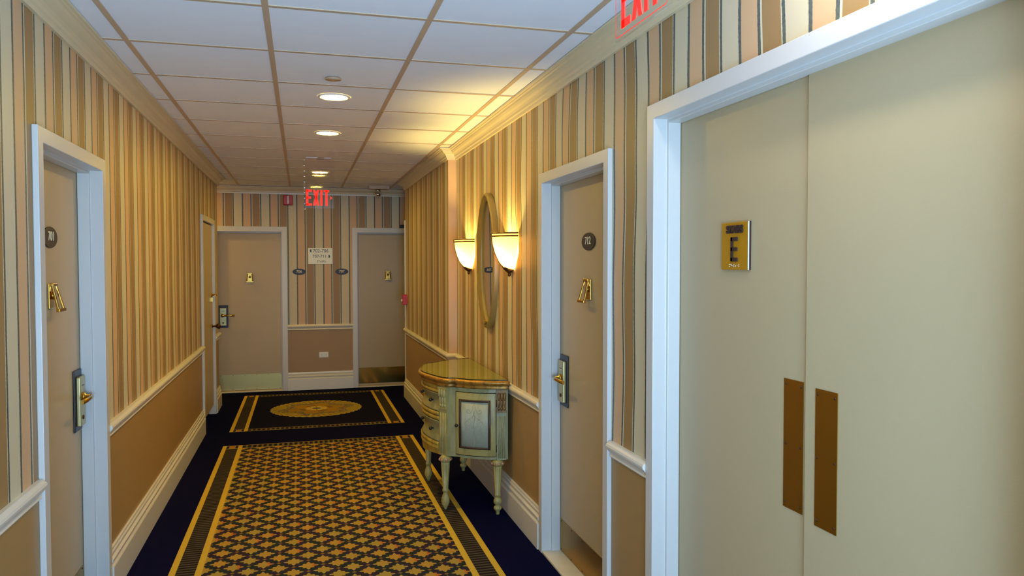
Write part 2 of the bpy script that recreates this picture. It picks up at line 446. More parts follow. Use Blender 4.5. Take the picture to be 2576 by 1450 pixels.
def sweep(bm, path, prof, closed=False, mi=0, cap=True):
    """sweep prof [(out, z)] along XY path; out is to the right of travel, mitred at corners"""
    P = [Vector((a, b_)) for a, b_ in path]; n = len(P); secs = []
    for i in range(n):
        ds = []
        if i > 0 or closed: ds.append((P[i]-P[i-1]).normalized())
        if i < n-1 or closed: ds.append((P[(i+1) % n]-P[i]).normalized())
        ns = [Vector((d.y, -d.x)) for d in ds]
        m_ = ns[0] if len(ns) == 1 else (ns[0]+ns[1])/(1+ns[0].dot(ns[1]))
        secs.append([bm.verts.new((P[i].x+m_.x*o_, P[i].y+m_.y*o_, z_)) for o_, z_ in prof])
    k = len(prof); rng = range(n if closed else n-1)
    for i in rng:
        a, c_ = secs[i], secs[(i+1) % n]
        for j in range(k):
            bm.faces.new((a[j], a[(j+1) % k], c_[(j+1) % k], c_[j])).material_index = mi
    if cap and not closed:
        bm.faces.new(secs[0]).material_index = mi; bm.faces.new(secs[-1][::-1]).material_index = mi

def obj(name, bm, mats, parent=None, label=None, bevel=0, smooth=False, kind=None):
    bmesh.ops.recalc_face_normals(bm, faces=bm.faces[:])
    me = bpy.data.meshes.new(name); bm.to_mesh(me); bm.free()
    for mm in (mats if isinstance(mats, (list, tuple)) else [mats]): me.materials.append(M[mm] if isinstance(mm, str) else mm)
    if smooth:
        for p_ in me.polygons: p_.use_smooth = True
    o = bpy.data.objects.new(name, me); C.objects.link(o)
    if parent: o.parent = parent
    if label: o['label'] = label
    if kind: o['kind'] = kind
    if bevel:
        md = o.modifiers.new('bevel', 'BEVEL'); md.width = bevel; md.segments = 2; md.limit_method = 'ANGLE'; md.angle_limit = math.radians(40)
    return o
def nb(): return bmesh.new()
def boxo(name, dims, m_, parent=None, label=None, bevel=0, kind=None):
    bm = nb(); bx(bm, *dims); return obj(name, bm, m_, parent, label, bevel, kind=kind)
def empty(name, loc, rz=0, label=None, cat=None, group=None, kind=None):
    o = bpy.data.objects.new(name, None); C.objects.link(o); o.location = loc; o.rotation_euler = (0, 0, rz)
    o.empty_display_size = 0.05
    tag(o, label, cat, group, kind); return o
def tag(o, label=None, cat=None, group=None, kind=None):
    if label: o['label'] = label
    if cat: o['category'] = cat
    if group: o['group'] = group
    if kind: o['kind'] = kind
    return o
def text(name, s, size, loc, m_, parent, extrude=0.001, align='CENTER', sx=1.0, bold=0.0, spacing=1.0):
    """lettering in the local x-z plane facing -y"""
    cu = bpy.data.curves.new(name, 'FONT'); cu.body = s; cu.size = size; cu.extrude = extrude; cu.align_x = align; cu.align_y = 'CENTER'
    cu.offset = bold; cu.space_character = spacing
    t = bpy.data.objects.new(name+'_tmp', cu); C.objects.link(t)
    dg = bpy.context.evaluated_depsgraph_get(); me = bpy.data.meshes.new_from_object(t.evaluated_get(dg))
    bpy.data.objects.remove(t); bpy.data.curves.remove(cu)
    me.transform(Matrix.Scale(sx, 4, (1, 0, 0))); me.transform(Matrix.Rotation(PI/2, 4, 'X')); me.transform(Matrix.Translation(loc))
    me.materials.clear(); me.materials.append(M[m_]); me.name = name
    o = bpy.data.objects.new(name, me); C.objects.link(o); o.parent = parent
    return o
def copy_tree(o, parent=None):
    c = o.copy(); C.objects.link(c); c.parent = parent
    for ch in [k for k in bpy.data.objects if k.parent == o]: copy_tree(ch, c)
    return c
RL, RR, RF = PI/2, -PI/2, 0.0      # facing rotations for left, right, far walls (local +y goes into the wall)

# ------------------------------------------------------------------ room shell
T = 0.16
def st(name, bm, m_, parent=None): return obj(name, bm, m_, parent, kind=None if parent else 'structure')

bm = nb(); bx(bm, -CH_E, CH_E+0.4, YB-0.2, YF+T, -0.12, 0.0)
st('floor', bm, 'navy')
bm = nb(); bx(bm, -CH_E, CH_E+0.4, YB-0.2, YF+T, H, H+0.1)
ceil = st('ceiling', bm, 'tile')
RUN = [-0.7124, -0.1194, 0.4988, 1.0893]
bm = nb()
for rx in RUN: bx(bm, rx-0.012, rx+0.012, YB, YF, H-0.004, H+0.002)
for k in range(1, 5):
    bx(bm, RUN[0]-0.61*k-0.012, RUN[0]-0.61*k+0.012, YE, YF, H-0.004, H+0.002)
    bx(bm, RUN[3]+0.61*k-0.012, RUN[3]+0.61*k+0.012, YE, YF, H-0.004, H+0.002)
obj('grid_runner', bm, 'tee', ceil)
bm = nb()
for k in range(-8, 12):
    gy = 3.0006+0.61*k
    x0, x1 = (XL, XR) if gy < YE else (-CH_E, CH_E)
    bx(bm, x0, x1, gy-0.011, gy+0.011, H-0.0035, H+0.002)
obj('grid_cross_tee', bm, 'tee', ceil)

def wall_segments(bm, a0, a1, c0, c1, openings, axis):
    """wall along axis ('y': x in c0..c1; 'x': y in c0..c1) with (lo, hi, top) openings"""
    def put(p, q, z0, z1):
        if q-p < 1e-4: return
        if axis == 'y': bx(bm, c0, c1, p, q, z0, z1)
        else: bx(bm, p, q, c0, c1, z0, z1)
    cur = a0
    for lo, hi, top in sorted(openings):
        put(cur, lo, 0, H); put(lo, hi, top, H); cur = hi
    put(cur, a1, 0, H)

# clear openings in world units (left wall: y; right wall: y; far wall: x)
D701 = (3.034, 3.865, 2.005); DCL = (7.585, 8.515, 1.995)
D712 = (3.0325, 3.893, 2.010); DST = (1.051, 2.551, 2.107)
D706 = (-0.9926, -0.2276, 1.985); D707 = (0.6935, 1.4800, 1.985)
def opn(d, e=0.006): return (d[0]-e, d[1]+e, d[2]+e)
bm = nb(); wall_segments(bm, YB, YE, XL-T, XL, [opn(D701), opn(DCL)], 'y'); st('wall_left', bm, 'paper_left')
bm = nb(); wall_segments(bm, YB, YJ, XR, XR+T, [opn(D712), opn(DST)], 'y'); st('wall_right', bm, 'paper_right')
bm = nb(); bx(bm, XQ, XR+T, YJ, YE, 0, H); st('wall_right_far', bm, 'paper_right_far')
bm = nb(); wall_segments(bm, -CH_E, CH_E, YF, YF+T, [opn(D706), opn(D707)], 'x'); st('wall_far', bm, 'paper_far')
bm = nb(); bx(bm, -CH_E, XL-T, YE-T, YE, 0, H); st('wall_hall_left', bm, 'paper_far')
bm = nb(); bx(bm, XR+T, CH_E, YE-T, YE, 0, H); st('wall_hall_right', bm, 'paper_far')
bm = nb(); bx(bm, -CH_E-T, -CH_E, YE-T, YF+T, 0, H); st('wall_end_left', bm, 'paper_left')
bm = nb(); bx(bm, CH_E, CH_E+T, YE-T, YF+T, 0, H); st('wall_end_right', bm, 'paper_right')
# back wall; unseen window, carried down low to suit the daylight panel
bm = nb()
bx(bm, XL, -0.5, YB-T, YB, 0, H); bx(bm, 1.1, XR, YB-T, YB, 0, H); bx(bm, -0.5, 1.1, YB-T, YB, 0, 0.08); bx(bm, -0.5, 1.1, YB-T, YB, 2.35, H)
st('wall_back', bm, 'paper_far')
bm = nb()
for a in ((-0.5, -0.45, 0.08, 2.35), (1.05, 1.1, 0.08, 2.35), (-0.5, 1.1, 0.08, 0.13), (-0.5, 1.1, 2.3, 2.35), (0.28, 0.32, 0.08, 2.35)):
    bx(bm, a[0], a[1], YB-0.12, YB-0.02, a[2], a[3])
win = st('window_1', bm, 'frame')
boxo('pane', (-0.46, 1.06, YB-0.075, YB-0.07, 0.12, 2.31), 'glass', win)
# solid box coloured dark for the unlit closet behind the small left door
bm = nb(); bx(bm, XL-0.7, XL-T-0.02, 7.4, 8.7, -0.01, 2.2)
st('wall_closet', bm, 'closet_shade')

# trim ---------------------------------------------------------------
CROWN = [(0, H-.090), (.013, H-.090), (.015, H-.074), (.022, H-.068), (.025, H-.056), (.033, H-.046), (.046, H-.038), (.056, H-.028), (.060, H-.019), (.070, H-.017), (.072, H-.012), (.084, H-.011), (.086, H-.004), (0, H-.004)]
RAILP = [(0, .757), (.010, .757), (.013, .762), (.010, .768), (.012, .777), (.020, .786), (.024, .793), (.029, .797), (.031, .806), (.028, .814), (.018, .820), (.016, .825), (0, .825)]
BASEP = [(0, 0), (.026, 0), (.026, .140), (.023, .146), (.013, .149), (.014, .158), (.022, .164), (.023, .176), (.017, .182), (.013, .186), (.015, .195), (.016, .205), (.011, .211), (.010, .222), (.006, .2242), (0, .2242)]
tn = [0]
def trim(path, prof, name=None):
    bm = nb(); sweep(bm, path, prof)
    if name is None: tn[0] += 1; name = 'trim_%d' % tn[0]
    return st(name, bm, 'crown' if prof is CROWN else 'trim')
# travel direction so that the room is on the right-hand side
LW = [(XL, YB), (XL, YE), (-CH_E, YE)]          # left wall going +y: right side is +x
trim(LW, CROWN)
trim([(CH_E, YE), (XQ, YE), (XQ, YJ), (XR, YJ), (XR, YB)], CROWN)
trim([(-CH_E, YF), (CH_E, YF)], CROWN)
# casing extents used to stop rails and skirting
def left_piece(a, b_, prof, name=None): return trim([(XL, a), (XL, b_)], prof, name)
for i, (a, b_) in enumerate(((YB, 2.973), (3.927, 7.535))):
    left_piece(a, b_, RAILP); left_piece(a, b_, BASEP, ['baseboard_left', 'baseboard_left_middle'][i])
trim([(XL, 8.565), (XL, YE), (-CH_E, YE)], RAILP); trim([(XL, 8.565), (XL, YE), (-CH_E, YE)], BASEP, 'baseboard_left_far')
trim([(CH_E, YE), (XQ, YE), (XQ, YJ), (XR, YJ), (XR, 3.953)], RAILP); trim([(CH_E, YE), (XQ, YE), (XQ, YJ), (XR, YJ), (XR, 3.953)], BASEP, 'baseboard_right_far')
trim([(XR, 2.972), (XR, 2.611)], RAILP); trim([(XR, 2.972), (XR, 2.611)], BASEP, 'baseboard_right')
trim([(XR, 0.991), (XR, YB)], RAILP); trim([(XR, 0.991), (XR, YB)], BASEP, 'baseboard_right_near')
trim([(-0.167, YF), (0.633, YF)], RAILP); trim([(-0.167, YF), (0.633, YF)], BASEP, 'baseboard_far')
trim([(1.541, YF), (CH_E, YF)], RAILP); trim([(1.541, YF), (CH_E, YF)], BASEP, 'baseboard_far_right')
trim([(-CH_E, YF), (-1.054, YF)], RAILP); trim([(-CH_E, YF), (-1.054, YF)], BASEP, 'baseboard_far_left')

# door frames --------------------------------------------------------
def door_frame(loc, rz, w, h, cw, name, out=0.020, depth=0.083, sill=True, stop=True):
    """local: opening centre at x=0, wall face y=0, room at -y"""
    bm = nb(); a = w/2
    sec = [(cw, -out), (0, -out)] + ([(0, .034), (-.014, .034), (-.014, depth)] if stop else []) + [(0, depth), (0, depth+.05), (.006, depth+.05), (.006, 0), (cw, 0)]
    rings = [[bm.verts.new((sx*(a+o_), y_, z_+(o_ if top else 0))) for o_, y_ in sec] for sx, z_, top in ((-1, 0, 0), (-1, h, 1), (1, h, 1), (1, 0, 0))]
    for p_, q_ in zip(rings, rings[1:]):
        for k in range(len(sec)): bm.faces.new((p_[k], p_[(k+1) % len(sec)], q_[(k+1) % len(sec)], q_[k]))
    bm.faces.new(rings[0]); bm.faces.new(rings[-1][::-1])
    o = obj(name, bm, 'frame', kind='structure', bevel=0.0022)
    o.location = loc; o.rotation_euler = (0, 0, rz)
    if sill:
        s_ = boxo('threshold', (-a, a, -0.018, depth+0.04, 0.0, 0.014), 'marble', o, 'cream marble threshold', 0.003)
    return o
def frame_for(side, d, cw, name, **k):
    mid = (d[0]+d[1])/2; w = d[1]-d[0]
    loc, rz = {'L': ((XL, mid, 0), RL), 'R': ((XR, mid, 0), RR), 'F': ((mid, YF, 0), RF)}[side]
    return door_frame(loc, rz, w, d[2], cw, name, **k), loc, rz, w
tn[0] += 1; f701, l701, r701, w701 = frame_for('L', D701, 0.056, 'trim_%d' % tn[0], sill=False)
tn[0] += 1; fcl, lcl, rcl, wcl = frame_for('L', DCL, 0.050, 'trim_%d' % tn[0], depth=0.006, stop=False, sill=False)
tn[0] += 1; f712, l712, r712, w712 = frame_for('R', D712, 0.054, 'trim_%d' % tn[0])
tn[0] += 1; fst, lst, rst, wst = frame_for('R', DST, 0.056, 'trim_%d' % tn[0], sill=False)
tn[0] += 1; f706, l706, r706, w706 = frame_for('F', D706, 0.064, 'trim_%d' % tn[0])
tn[0] += 1; f707, l707, r707, w707 = frame_for('F', D707, 0.062, 'trim_%d' % tn[0])
# casing edge that stands proud at the corner of the far right wall
tn[0] += 1
bm = nb(); bx(bm, XQ-0.012, XQ+0.05, YE+0.001, YE+0.022, 0, 2.10); st('trim_%d' % tn[0], bm, 'frame')

# doors --------------------------------------------------------------
def leaf(name, loc, rz, x0, x1, z0, z1, y0=0.085, th=0.042):
    r = empty(name, loc, rz, kind='structure')
    boxo('door_panel', (x0, x1, y0, y0+th, z0, z1), 'door', r, bevel=0.002)
    return r
def lock(r, x, z, yd, s):
    """x = plate centre, s = +1 when the door centre lies towards +x"""
    L = boxo('door_lock', (x-0.058, x+0.058, yd-0.008, yd, z-0.134, z+0.142), 'black', r, 'black backed keycard lock', 0.004)
    bm = nb()
    plate(bm, [(x-0.040, z-0.110), (x+0.040, z-0.110), (x+0.040, z+0.112), (x-0.040, z+0.112)], yd-0.026, yd-0.008)
    obj('lock_body', bm, 'lock_metal', L, 'satin brass lock case', 0.005)
    boxo('card_slot', (x-0.014, x+0.016, yd-0.0275, yd-0.026, z+0.070, z+0.074), 'black', L)
    bm = nb(); lathe(bm, [(0.001, -0.004), (0.009, -0.004), (0.010, 0)], x, yd-0.026, 14, 'y', cz=z-0.072)
    obj('keyhole_cover', bm, 'bronze', L)
    # lever handle
    bm = nb(); zc = z+0.018
    lathe(bm, [(0.022, 0), (0.022, -0.008), (0.012, -0.012), (0.011, -0.03)], x-0.006*s, yd-0.026, 18, 'y', cz=zc)
    pts = [(x-0.006*s, yd-0.040, zc), (x-0.008*s, yd-0.056, zc), (x+0.002*s, yd-0.064, zc), (x+0.03*s, yd-0.065, zc-0.001), (x+0.08*s, yd-0.063, zc-0.002), (x+0.138*s, yd-0.058, zc-0.002)]
    tube(bm, pts, 0.0072, 10, flat=1.5)
    obj('lever_handle', bm, 'brass', L, 'polished brass lever')
def oval_plate(bm, cx, cz, a, b_, y0, y1, n=40):
    plate(bm, [(cx+a*math.cos(2*PI*i/n), cz+b_*math.sin(2*PI*i/n)) for i in range(n)], y0, y1)
def number_plaque(r, s, z, yd, x=0):
    bm = nb(); oval_plate(bm, x, z, 0.088, 0.043, yd-0.006, yd)
    o = obj('number_plaque', bm, 'plaque', r, 'oval dark plaque reading '+s, 0.0015)
    text('numerals', s, 0.052, (x, yd-0.0075, z+0.003), 'letter_cream', o, 0.0008, bold=0.0006)
def knocker(r, z, yd, x=0):
    k = boxo('door_knocker', (x-0.031, x+0.031, yd-0.006, yd, z-0.048, z+0.056), 'brass', r, 'brass door knocker with viewer', 0.003)
    bm = nb(); lathe(bm, [(0.0165, 0), (0.0165, -0.010), (0.011, -0.012)], x, yd-0.006, 22, 'y', cz=z+0.006)
    obj('viewer_ring', bm, 'brass', k)
    bm = nb(); lathe(bm, [(0.0005, 0), (0.010, 0), (0.0105, 0.003)], x, yd-0.019, 18, 'y', cz=z+0.006)
    obj('viewer_lens', bm, 'black', k)
    bm = nb()     # sloping striker frame hinged at the top
    def leg(x0, x1):
        t0 = [(x0[0], yd-0.012, z+0.046), (x0[1], yd-0.012, z+0.046), (x0[1], yd-0.018, z+0.046), (x0[0], yd-0.018, z+0.046)]
        t1 = [(x1[0], yd-0.034, z-0.056), (x1[1], yd-0.034, z-0.056), (x1[1], yd-0.044, z-0.056), (x1[0], yd-0.044, z-0.056)]
        a = [bm.verts.new(v) for v in t0]; c = [bm.verts.new(v) for v in t1]
        bm.faces.new(a); bm.faces.new(c[::-1])
        for i in range(4): bm.faces.new((a[i], c[i], c[(i+1) % 4], a[(i+1) % 4]))
    leg((x-0.030, x-0.018), (x-0.044, x-0.028)); leg((x+0.018, x+0.030), (x+0.028, x+0.044))
    bx(bm, x-0.030, x+0.030, yd-0.020, yd-0.006, z+0.042, z+0.056)
    bx(bm, x-0.044, x+0.044, yd-0.046, yd-0.032, z-0.060, z-0.046)
    obj('striker', bm, 'brass', k, bevel=0.0025)
def kickplate(r, x0, x1, z0, z1, yd, m_, lab):
    k = boxo('kick_plate', (x0, x1, yd-0.0025, yd, z0, z1), m_, r, lab)
    n = 6
    bm = nb()
    for i in range(n):
        for zz in (z0+0.010, z1-0.010):
            lathe(bm, [(0.0045, 0), (0.004, -0.0015), (0.0008, -0.002)], x0+0.015+(x1-x0-0.03)*i/(n-1), yd-0.0025, 8, 'y', cz=zz)
    obj('screws', bm, 'bronze', k)
def hinges(r, x, yd, zs):
    for z in zs:
        bm = nb(); lathe(bm, [(0.006, -0.045), (0.006, 0.045)], x, yd-0.006, 10, 'z', cz=z)
        obj('hinge', bm, 'brass', r)

# room 701 (left wall, latch on the far side)
yd = 0.085
d = leaf('door_1', l701, r701, -w701/2+0.004, w701/2-0.004, 0.016, D701[2]-0.004); d['label'] = 'taupe room door numbered 701 in the left wall'
number_plaque(d, '701', 1.686, yd); knocker(d, 1.445, yd); lock(d, w701/2-0.075, 0.962, yd, -1)
kickplate(d, -w701/2+0.03, w701/2-0.03, 0.03, 0.20, yd, 'brass_brushed', 'brass kick plate')
# room 712 (right wall; latch on the far side = local -x)
d = leaf('door_2', l712, r712, -w712/2+0.004, w712/2-0.004, 0.016, D712[2]-0.004); d['label'] = 'taupe room door numbered 712 in the right wall'
number_plaque(d, '712', 1.686, yd); knocker(d, 1.448, yd); lock(d, -w712/2+0.085, 0.950, yd, 1)
kickplate(d, -w712/2+0.018, w712/2-0.018, 0.018, 0.190, yd, 'brass_brushed', 'brass kick plate')
# stair doors: two leaves; the near one stands slightly proud
d = leaf('door_3', lst, rst, -wst/2+0.004, -0.0025, 0.012, DST[2]-0.004); d['label'] = 'far leaf of the taupe stair doors with gold stairs sign'
L_ = lst[1]     # local x = L_ - Y
boxo('push_plate', (L_-1.905, L_-1.817, yd-0.002, yd, 0.868, 1.243), 'brass_brushed', d, 'brass push plate').data.name
bm = nb()
for xx in (L_-1.895, L_-1.827):
    for zz in (0.885, 1.055, 1.228): lathe(bm, [(0.0042, 0), (0.004, -0.0012), (0.001, -0.0018)], xx, yd-0.002, 8, 'y', cz=zz)
obj('screws', bm, 'bronze', d)
xs0, xs1 = L_-2.239, L_-2.086
sg = boxo('stairs_sign', (xs0, xs1, yd-0.009, yd, 1.556, 1.709), 'sign_gold', d, 'gold sign reading STAIRS E', 0.001)
boxo('sign_edge', (xs1, xs1+0.0012, yd-0.009, yd-0.005, 1.556, 1.709), 'white_plastic', sg)
xm = (xs0+xs1)/2
text('sign_lettering', 'STAIRS', 0.034, (xm+0.004, yd-0.0115, 1.685), 'letter_brown', sg, 0.0022, sx=0.92, bold=0.0009)
bm = nb(); ex0, ex1 = xm-0.016, xm+0.020
for a in ((ex0, ex0+0.010, 1.583, 1.661), (ex0, ex1, 1.583, 1.595), (ex0, ex1-0.002, 1.617, 1.628), (ex0, ex1, 1.649, 1.661)):
    bx(bm, a[0], a[1], yd-0.0135, yd-0.009, a[2], a[3])
obj('letter_e', bm, 'letter_brown', sg)
boxo('sign_dark_edge', (xs1+0.0012, xs1+0.004, yd-0.005, yd, 1.556, 1.709), 'letter_brown', sg)  # dark brown strip along the sign's side, behind the white edge
bm = nb()
for i, (px, pz) in enumerate([(0, 0), (0, 2), (1, 2), (2.4, 1), (2.4, 2), (3.3, 1), (4.6, 0), (4.6, 1), (5.4, 2), (6.8, 0), (6.8, 1), (7.6, 1), (10.2, 1), (11, 0), (11, 2)]):
    ellipsoid(bm, (xm-0.028+px*0.0050, yd-0.0095, 1.5665+pz*0.0034), 0.0013, 0.0010, 0.0013, 6, 4)
obj('braille', bm, 'white_plastic', sg)
yn = yd-0.010
d = leaf('door_4', lst, rst, 0.0025, wst/2-0.004, 0.012, DST[2]-0.004, y0=yn); d['label'] = 'near leaf of the taupe stair doors, brass push plate only'
boxo('push_plate', (L_-1.752, L_-1.664, yn-0.002, yn, 0.862, 1.237), 'brass_brushed', d, 'brass push plate')
bm = nb()
for xx in (L_-1.742, L_-1.674):
    for zz in (0.879, 1.050, 1.222): lathe(bm, [(0.0042, 0), (0.004, -0.0012), (0.001, -0.0018)], xx, yn-0.002, 8, 'y', cz=zz)
obj('screws', bm, 'bronze', d)
# far wall rooms
d = leaf('door_5', l706, r706, -w706/2+0.004, w706/2-0.004, 0.016, D706[2]-0.004, y0=0.06); d['label'] = 'taupe room door at the left of the far wall'
knocker(d, 1.420, 0.06); lock(d, -0.925-l706[0]+0.0, 0.935, 0.06, 1)
kickplate(d, -w706/2+0.016, w706/2-0.016, 0.022, 0.216, 0.06, 'nickel_brass', 'pale metal kick plate')
d = leaf('door_6', l707, r707, -w707/2+0.004, w707/2-0.004, 0.016, D707[2]-0.004, y0=0.06); d['label'] = 'taupe room door at the right of the far wall'
knocker(d, 1.440, 0.06)
kickplate(d, -w707/2+0.016, w707/2-0.016, 0.04, 0.245, 0.06, 'brass', 'shiny brass kick plate')
# small closet door on the left, near the corner
d = leaf('door_7', lcl, rcl, -wcl/2+0.003, wcl/2-0.003, 0.100, DCL[2]-0.010, y0=0.006, th=0.035); d['label'] = 'narrow taupe closet door seen edge-on near the far left corner'
hinges(d, -wcl/2+0.010, 0.006, (1.84, 1.02, 0.30))
bm = nb(); lathe(bm, [(0.016, 0), (0.016, -0.006), (0.009, -0.012), (0.009, -0.035), (0.022, -0.045), (0.030, -0.06), (0.026, -0.078), (0.004, -0.085)], wcl/2-0.07, 0.006, 20, 'y', cz=0.935)
obj('door_knob', bm, 'bronze', d, 'round dark brass knob')
bm = nb(); lathe(bm, [(0.018, 0), (0.018, -0.01), (0.008, -0.012), (0.008, -0.05)], wcl/2-0.10, 0.006, 16, 'y', cz=1.262)
tube(bm, [(wcl/2-0.10, -0.044, 1.262), (wcl/2-0.15, -0.050, 1.264), (wcl/2-0.26, -0.046, 1.262)], 0.008, 8)
bx(bm, wcl/2-0.115, wcl/2-0.085, -0.010, 0.006, 1.195, 1.235)
obj('deadbolt_lever', bm, 'brass', d)

# woven carpet inserts
bm = nb(); bx(bm, -0.663, 0.985, YB+0.3, 6.965, -0.002, 0.0006)
tag(obj('carpet_runner', bm, 'runner'), 'long gold-bordered carpet with star lattice pattern, nearest the viewer', 'carpet')
bm = nb(); bx(bm, -0.663, 0.985, 7.54, 9.59, -0.002, 0.0006)
tag(obj('medallion_carpet', bm, 'medallion'), 'navy carpet panel with gold round medallion before the far doors', 'carpet')

# ------------------------------------------------------------------ ceiling fittings
def downlight(x, y, lab, first=[None]):
    if first[0] is None:
        r = empty('downlight', (x, y, H), label=lab, cat='ceiling light', group='round recessed ceiling lights')
        bm = nb(); lathe(bm, [(0.073, 0.0), (0.073, -0.004), (0.080, -0.008), (0.089, -0.006), (0.092, -0.0005)], n=40)
        bmesh.ops.delete(bm, geom=[f for f in bm.faces if len(f.verts) > 4], context='FACES')
        obj('trim_ring', bm, 'white_plastic', r)
        bm = nb(); lathe(bm, [(0.074, -0.001), (0.072, -0.005)], n=36)
        obj('lens', bm, 'lamp', r)
        first[0] = r; return r
    c = copy_tree(first[0]); c.location = (x, y, H); c['label'] = lab; return c
downlight(0.193, 4.507, 'round recessed ceiling light nearest the viewer, just behind a sprinkler cover')
downlight(0.198, 5.742, 'round recessed ceiling light, second from the viewer')
downlight(0.202, 8.180, 'round recessed ceiling light farthest away, before the exit sign')
# further lamps of the same corridor, out of view
def downlight_out(x, y):
    c = downlight(x, y, 'round recessed ceiling light out of view'); return c
dm = empty('dome_light', (1.03, 1.42, H), label='domed white ceiling light above the near stair door leaf', cat='ceiling light')
bm = nb(); lathe(bm, [(0.085, 0.0), (0.085, -0.012), (0.080, -0.014)], n=32); obj('base', bm, 'white_plastic', dm)
bm = nb(); lathe(bm, [(0.052, -0.012), (0.050, -0.028), (0.040, -0.045), (0.022, -0.055), (0.001, -0.058)], n=28); obj('diffuser', bm, 'dome_lamp', dm)
cl_ = downlight(-1.75, 9.43, 'round recessed ceiling light in the left arm of the cross hall')
for i, (x, y, lab) in enumerate(((0.170, 4.044, 'round sprinkler cover on the ceiling, nearest of the three'), (0.183, 7.091, 'round sprinkler cover on the ceiling, middle of the three'), (0.184, 9.391, 'round sprinkler cover on the ceiling, farthest of the three'))):
    if i == 0:
        r0 = empty('sprinkler_cover', (x, y, H), label=lab, cat='sprinkler', group='sprinkler covers along the ceiling')
        bm = nb(); lathe(bm, [(0.030, 0.0), (0.030, -0.008), (0.041, -0.009), (0.0415, -0.013), (0.0005, -0.014)], n=28)
        obj('cover_plate', bm, 'tee', r0)
    else:
        c = copy_tree(r0); c.location = (x, y, H); c['label'] = lab

# ------------------------------------------------------------------ exit signs
def exit_letters(bm, x0, z0, w, h, y0, y1):
    """E X I T inside width w, strokes as solid bars"""
    s = h*0.135; g = w*0.055
    lw = [0.27*w, 0.30*w, s, 0.27*w]; tot = sum(lw)+3*g; k = w/tot; lw = [a*k if i != 2 else s for i, a in enumerate(lw)]; g = (w-sum(lw))/3
    x = x0
    # E
    for a in ((x, x+s, z0, z0+h), (x, x+lw[0], z0, z0+s), (x, x+lw[0]*0.86, z0+h/2-s/2, z0+h/2+s/2), (x, x+lw[0], z0+h-s, z0+h)): bx(bm, a[0], a[1], y0, y1, a[2], a[3])
    x += lw[0]+g; q = s*1.05
    plate(bm, [(x, z0), (x+q, z0), (x+lw[1], z0+h), (x+lw[1]-q, z0+h)], y0, y1)
    plate(bm, [(x+lw[1]-q, z0), (x+lw[1], z0), (x+q, z0+h), (x, z0+h)], y0, y1)
    x += lw[1]+g; bx(bm, x, x+s, y0, y1, z0, z0+h)
    x += s+g
    bx(bm, x, x+lw[3], y0, y1, z0+h-s, z0+h); bx(bm, x+lw[3]/2-s/2, x+lw[3]/2+s/2, y0, y1, z0, z0+h)
def exit_sign(loc, rz, lab, px0, px1, pz0, pz1, lx0, lx1, lz0, lz1, border=True, arrow=False):
    r = empty('exit_sign', loc, rz, lab, 'exit sign', 'red lit exit signs')
    boxo('acrylic_panel', (px0, px1, -0.004, 0.004, pz0, H-0.005), 'acrylic', r, 'clear acrylic panel', 0.001)
    bm = nb(); exit_letters(bm, lx0, lz0, lx1-lx0, lz1-lz0, -0.0065, -0.0045); obj('letters', bm, 'exit_red', r, 'red letters EXIT')
    if border:
        bm = nb(); e = 0.006; t = 0.0022; rad = 0.014
        a0, a1, b0, b1 = px0+e, px1-e, pz0+e, pz1-e
        def rr_(i):
            pts = []
            for cx, cz, st_ in ((a1-rad, b0+rad, -PI/2), (a1-rad, b1-rad, 0), (a0+rad, b1-rad, PI/2), (a0+rad, b0+rad, PI)):
                for k in range(6):
                    a = st_+PI/2*k/5; pts.append((cx+(rad-i)*math.cos(a), cz+(rad-i)*math.sin(a)))
            return pts
        o_, i_ = rr_(0), rr_(t); n = len(o_)
        vo = [bm.verts.new((p, -0.0055, q)) for p, q in o_]; vi = [bm.verts.new((p, -0.0055, q)) for p, q in i_]
        for k in range(n): bm.faces.new((vo[k], vo[(k+1) % n], vi[(k+1) % n], vi[k]))
        obj('border_line', bm, 'exit_red', r)
    if arrow:
        bm = nb(); zc = (lz0+lz1)/2
        plate(bm, [(lx1+0.006, zc+0.018), (lx1+0.006, zc+0.010), (lx1+0.017, zc), (lx1+0.006, zc-0.010), (lx1+0.006, zc-0.018), (lx1+0.027, zc)], -0.0065, -0.0045)
        obj('arrow', bm, 'exit_red', r)
    mid = (px0+px1)/2
    boxo('canopy', (mid-0.11, mid+0.11, -0.022, 0.022, H-0.006, H), 'tile', r, bevel=0.002)
    
    return r
exit_sign((0.83, 1.765, 0), RR, 'red exit sign near the viewer, cut by the top of the picture', -0.158, 0.158, 2.174, 2.400, -0.112, 0.112, 2.198, 2.350)
es = exit_sign((0.155, 7.10, 0), RF, 'red exit sign hanging before the far wall', -0.128, 0.145, 2.085, 2.285, -0.103, 0.100, 2.110, 2.252, border=False, arrow=True)
bm = nb()
for i in range(10): ellipsoid(bm, (-0.118, -0.012, 2.075+i*0.049), 0.016, 0.004, 0.0045, 10, 5)
tube(bm, [(-0.118, -0.012, 2.06), (-0.118, -0.012, 2.54)], 0.0012, 6)
obj('glint_beads', bm, 'chrome', es)  # chrome beads on a wire, added to imitate glints beside the sign

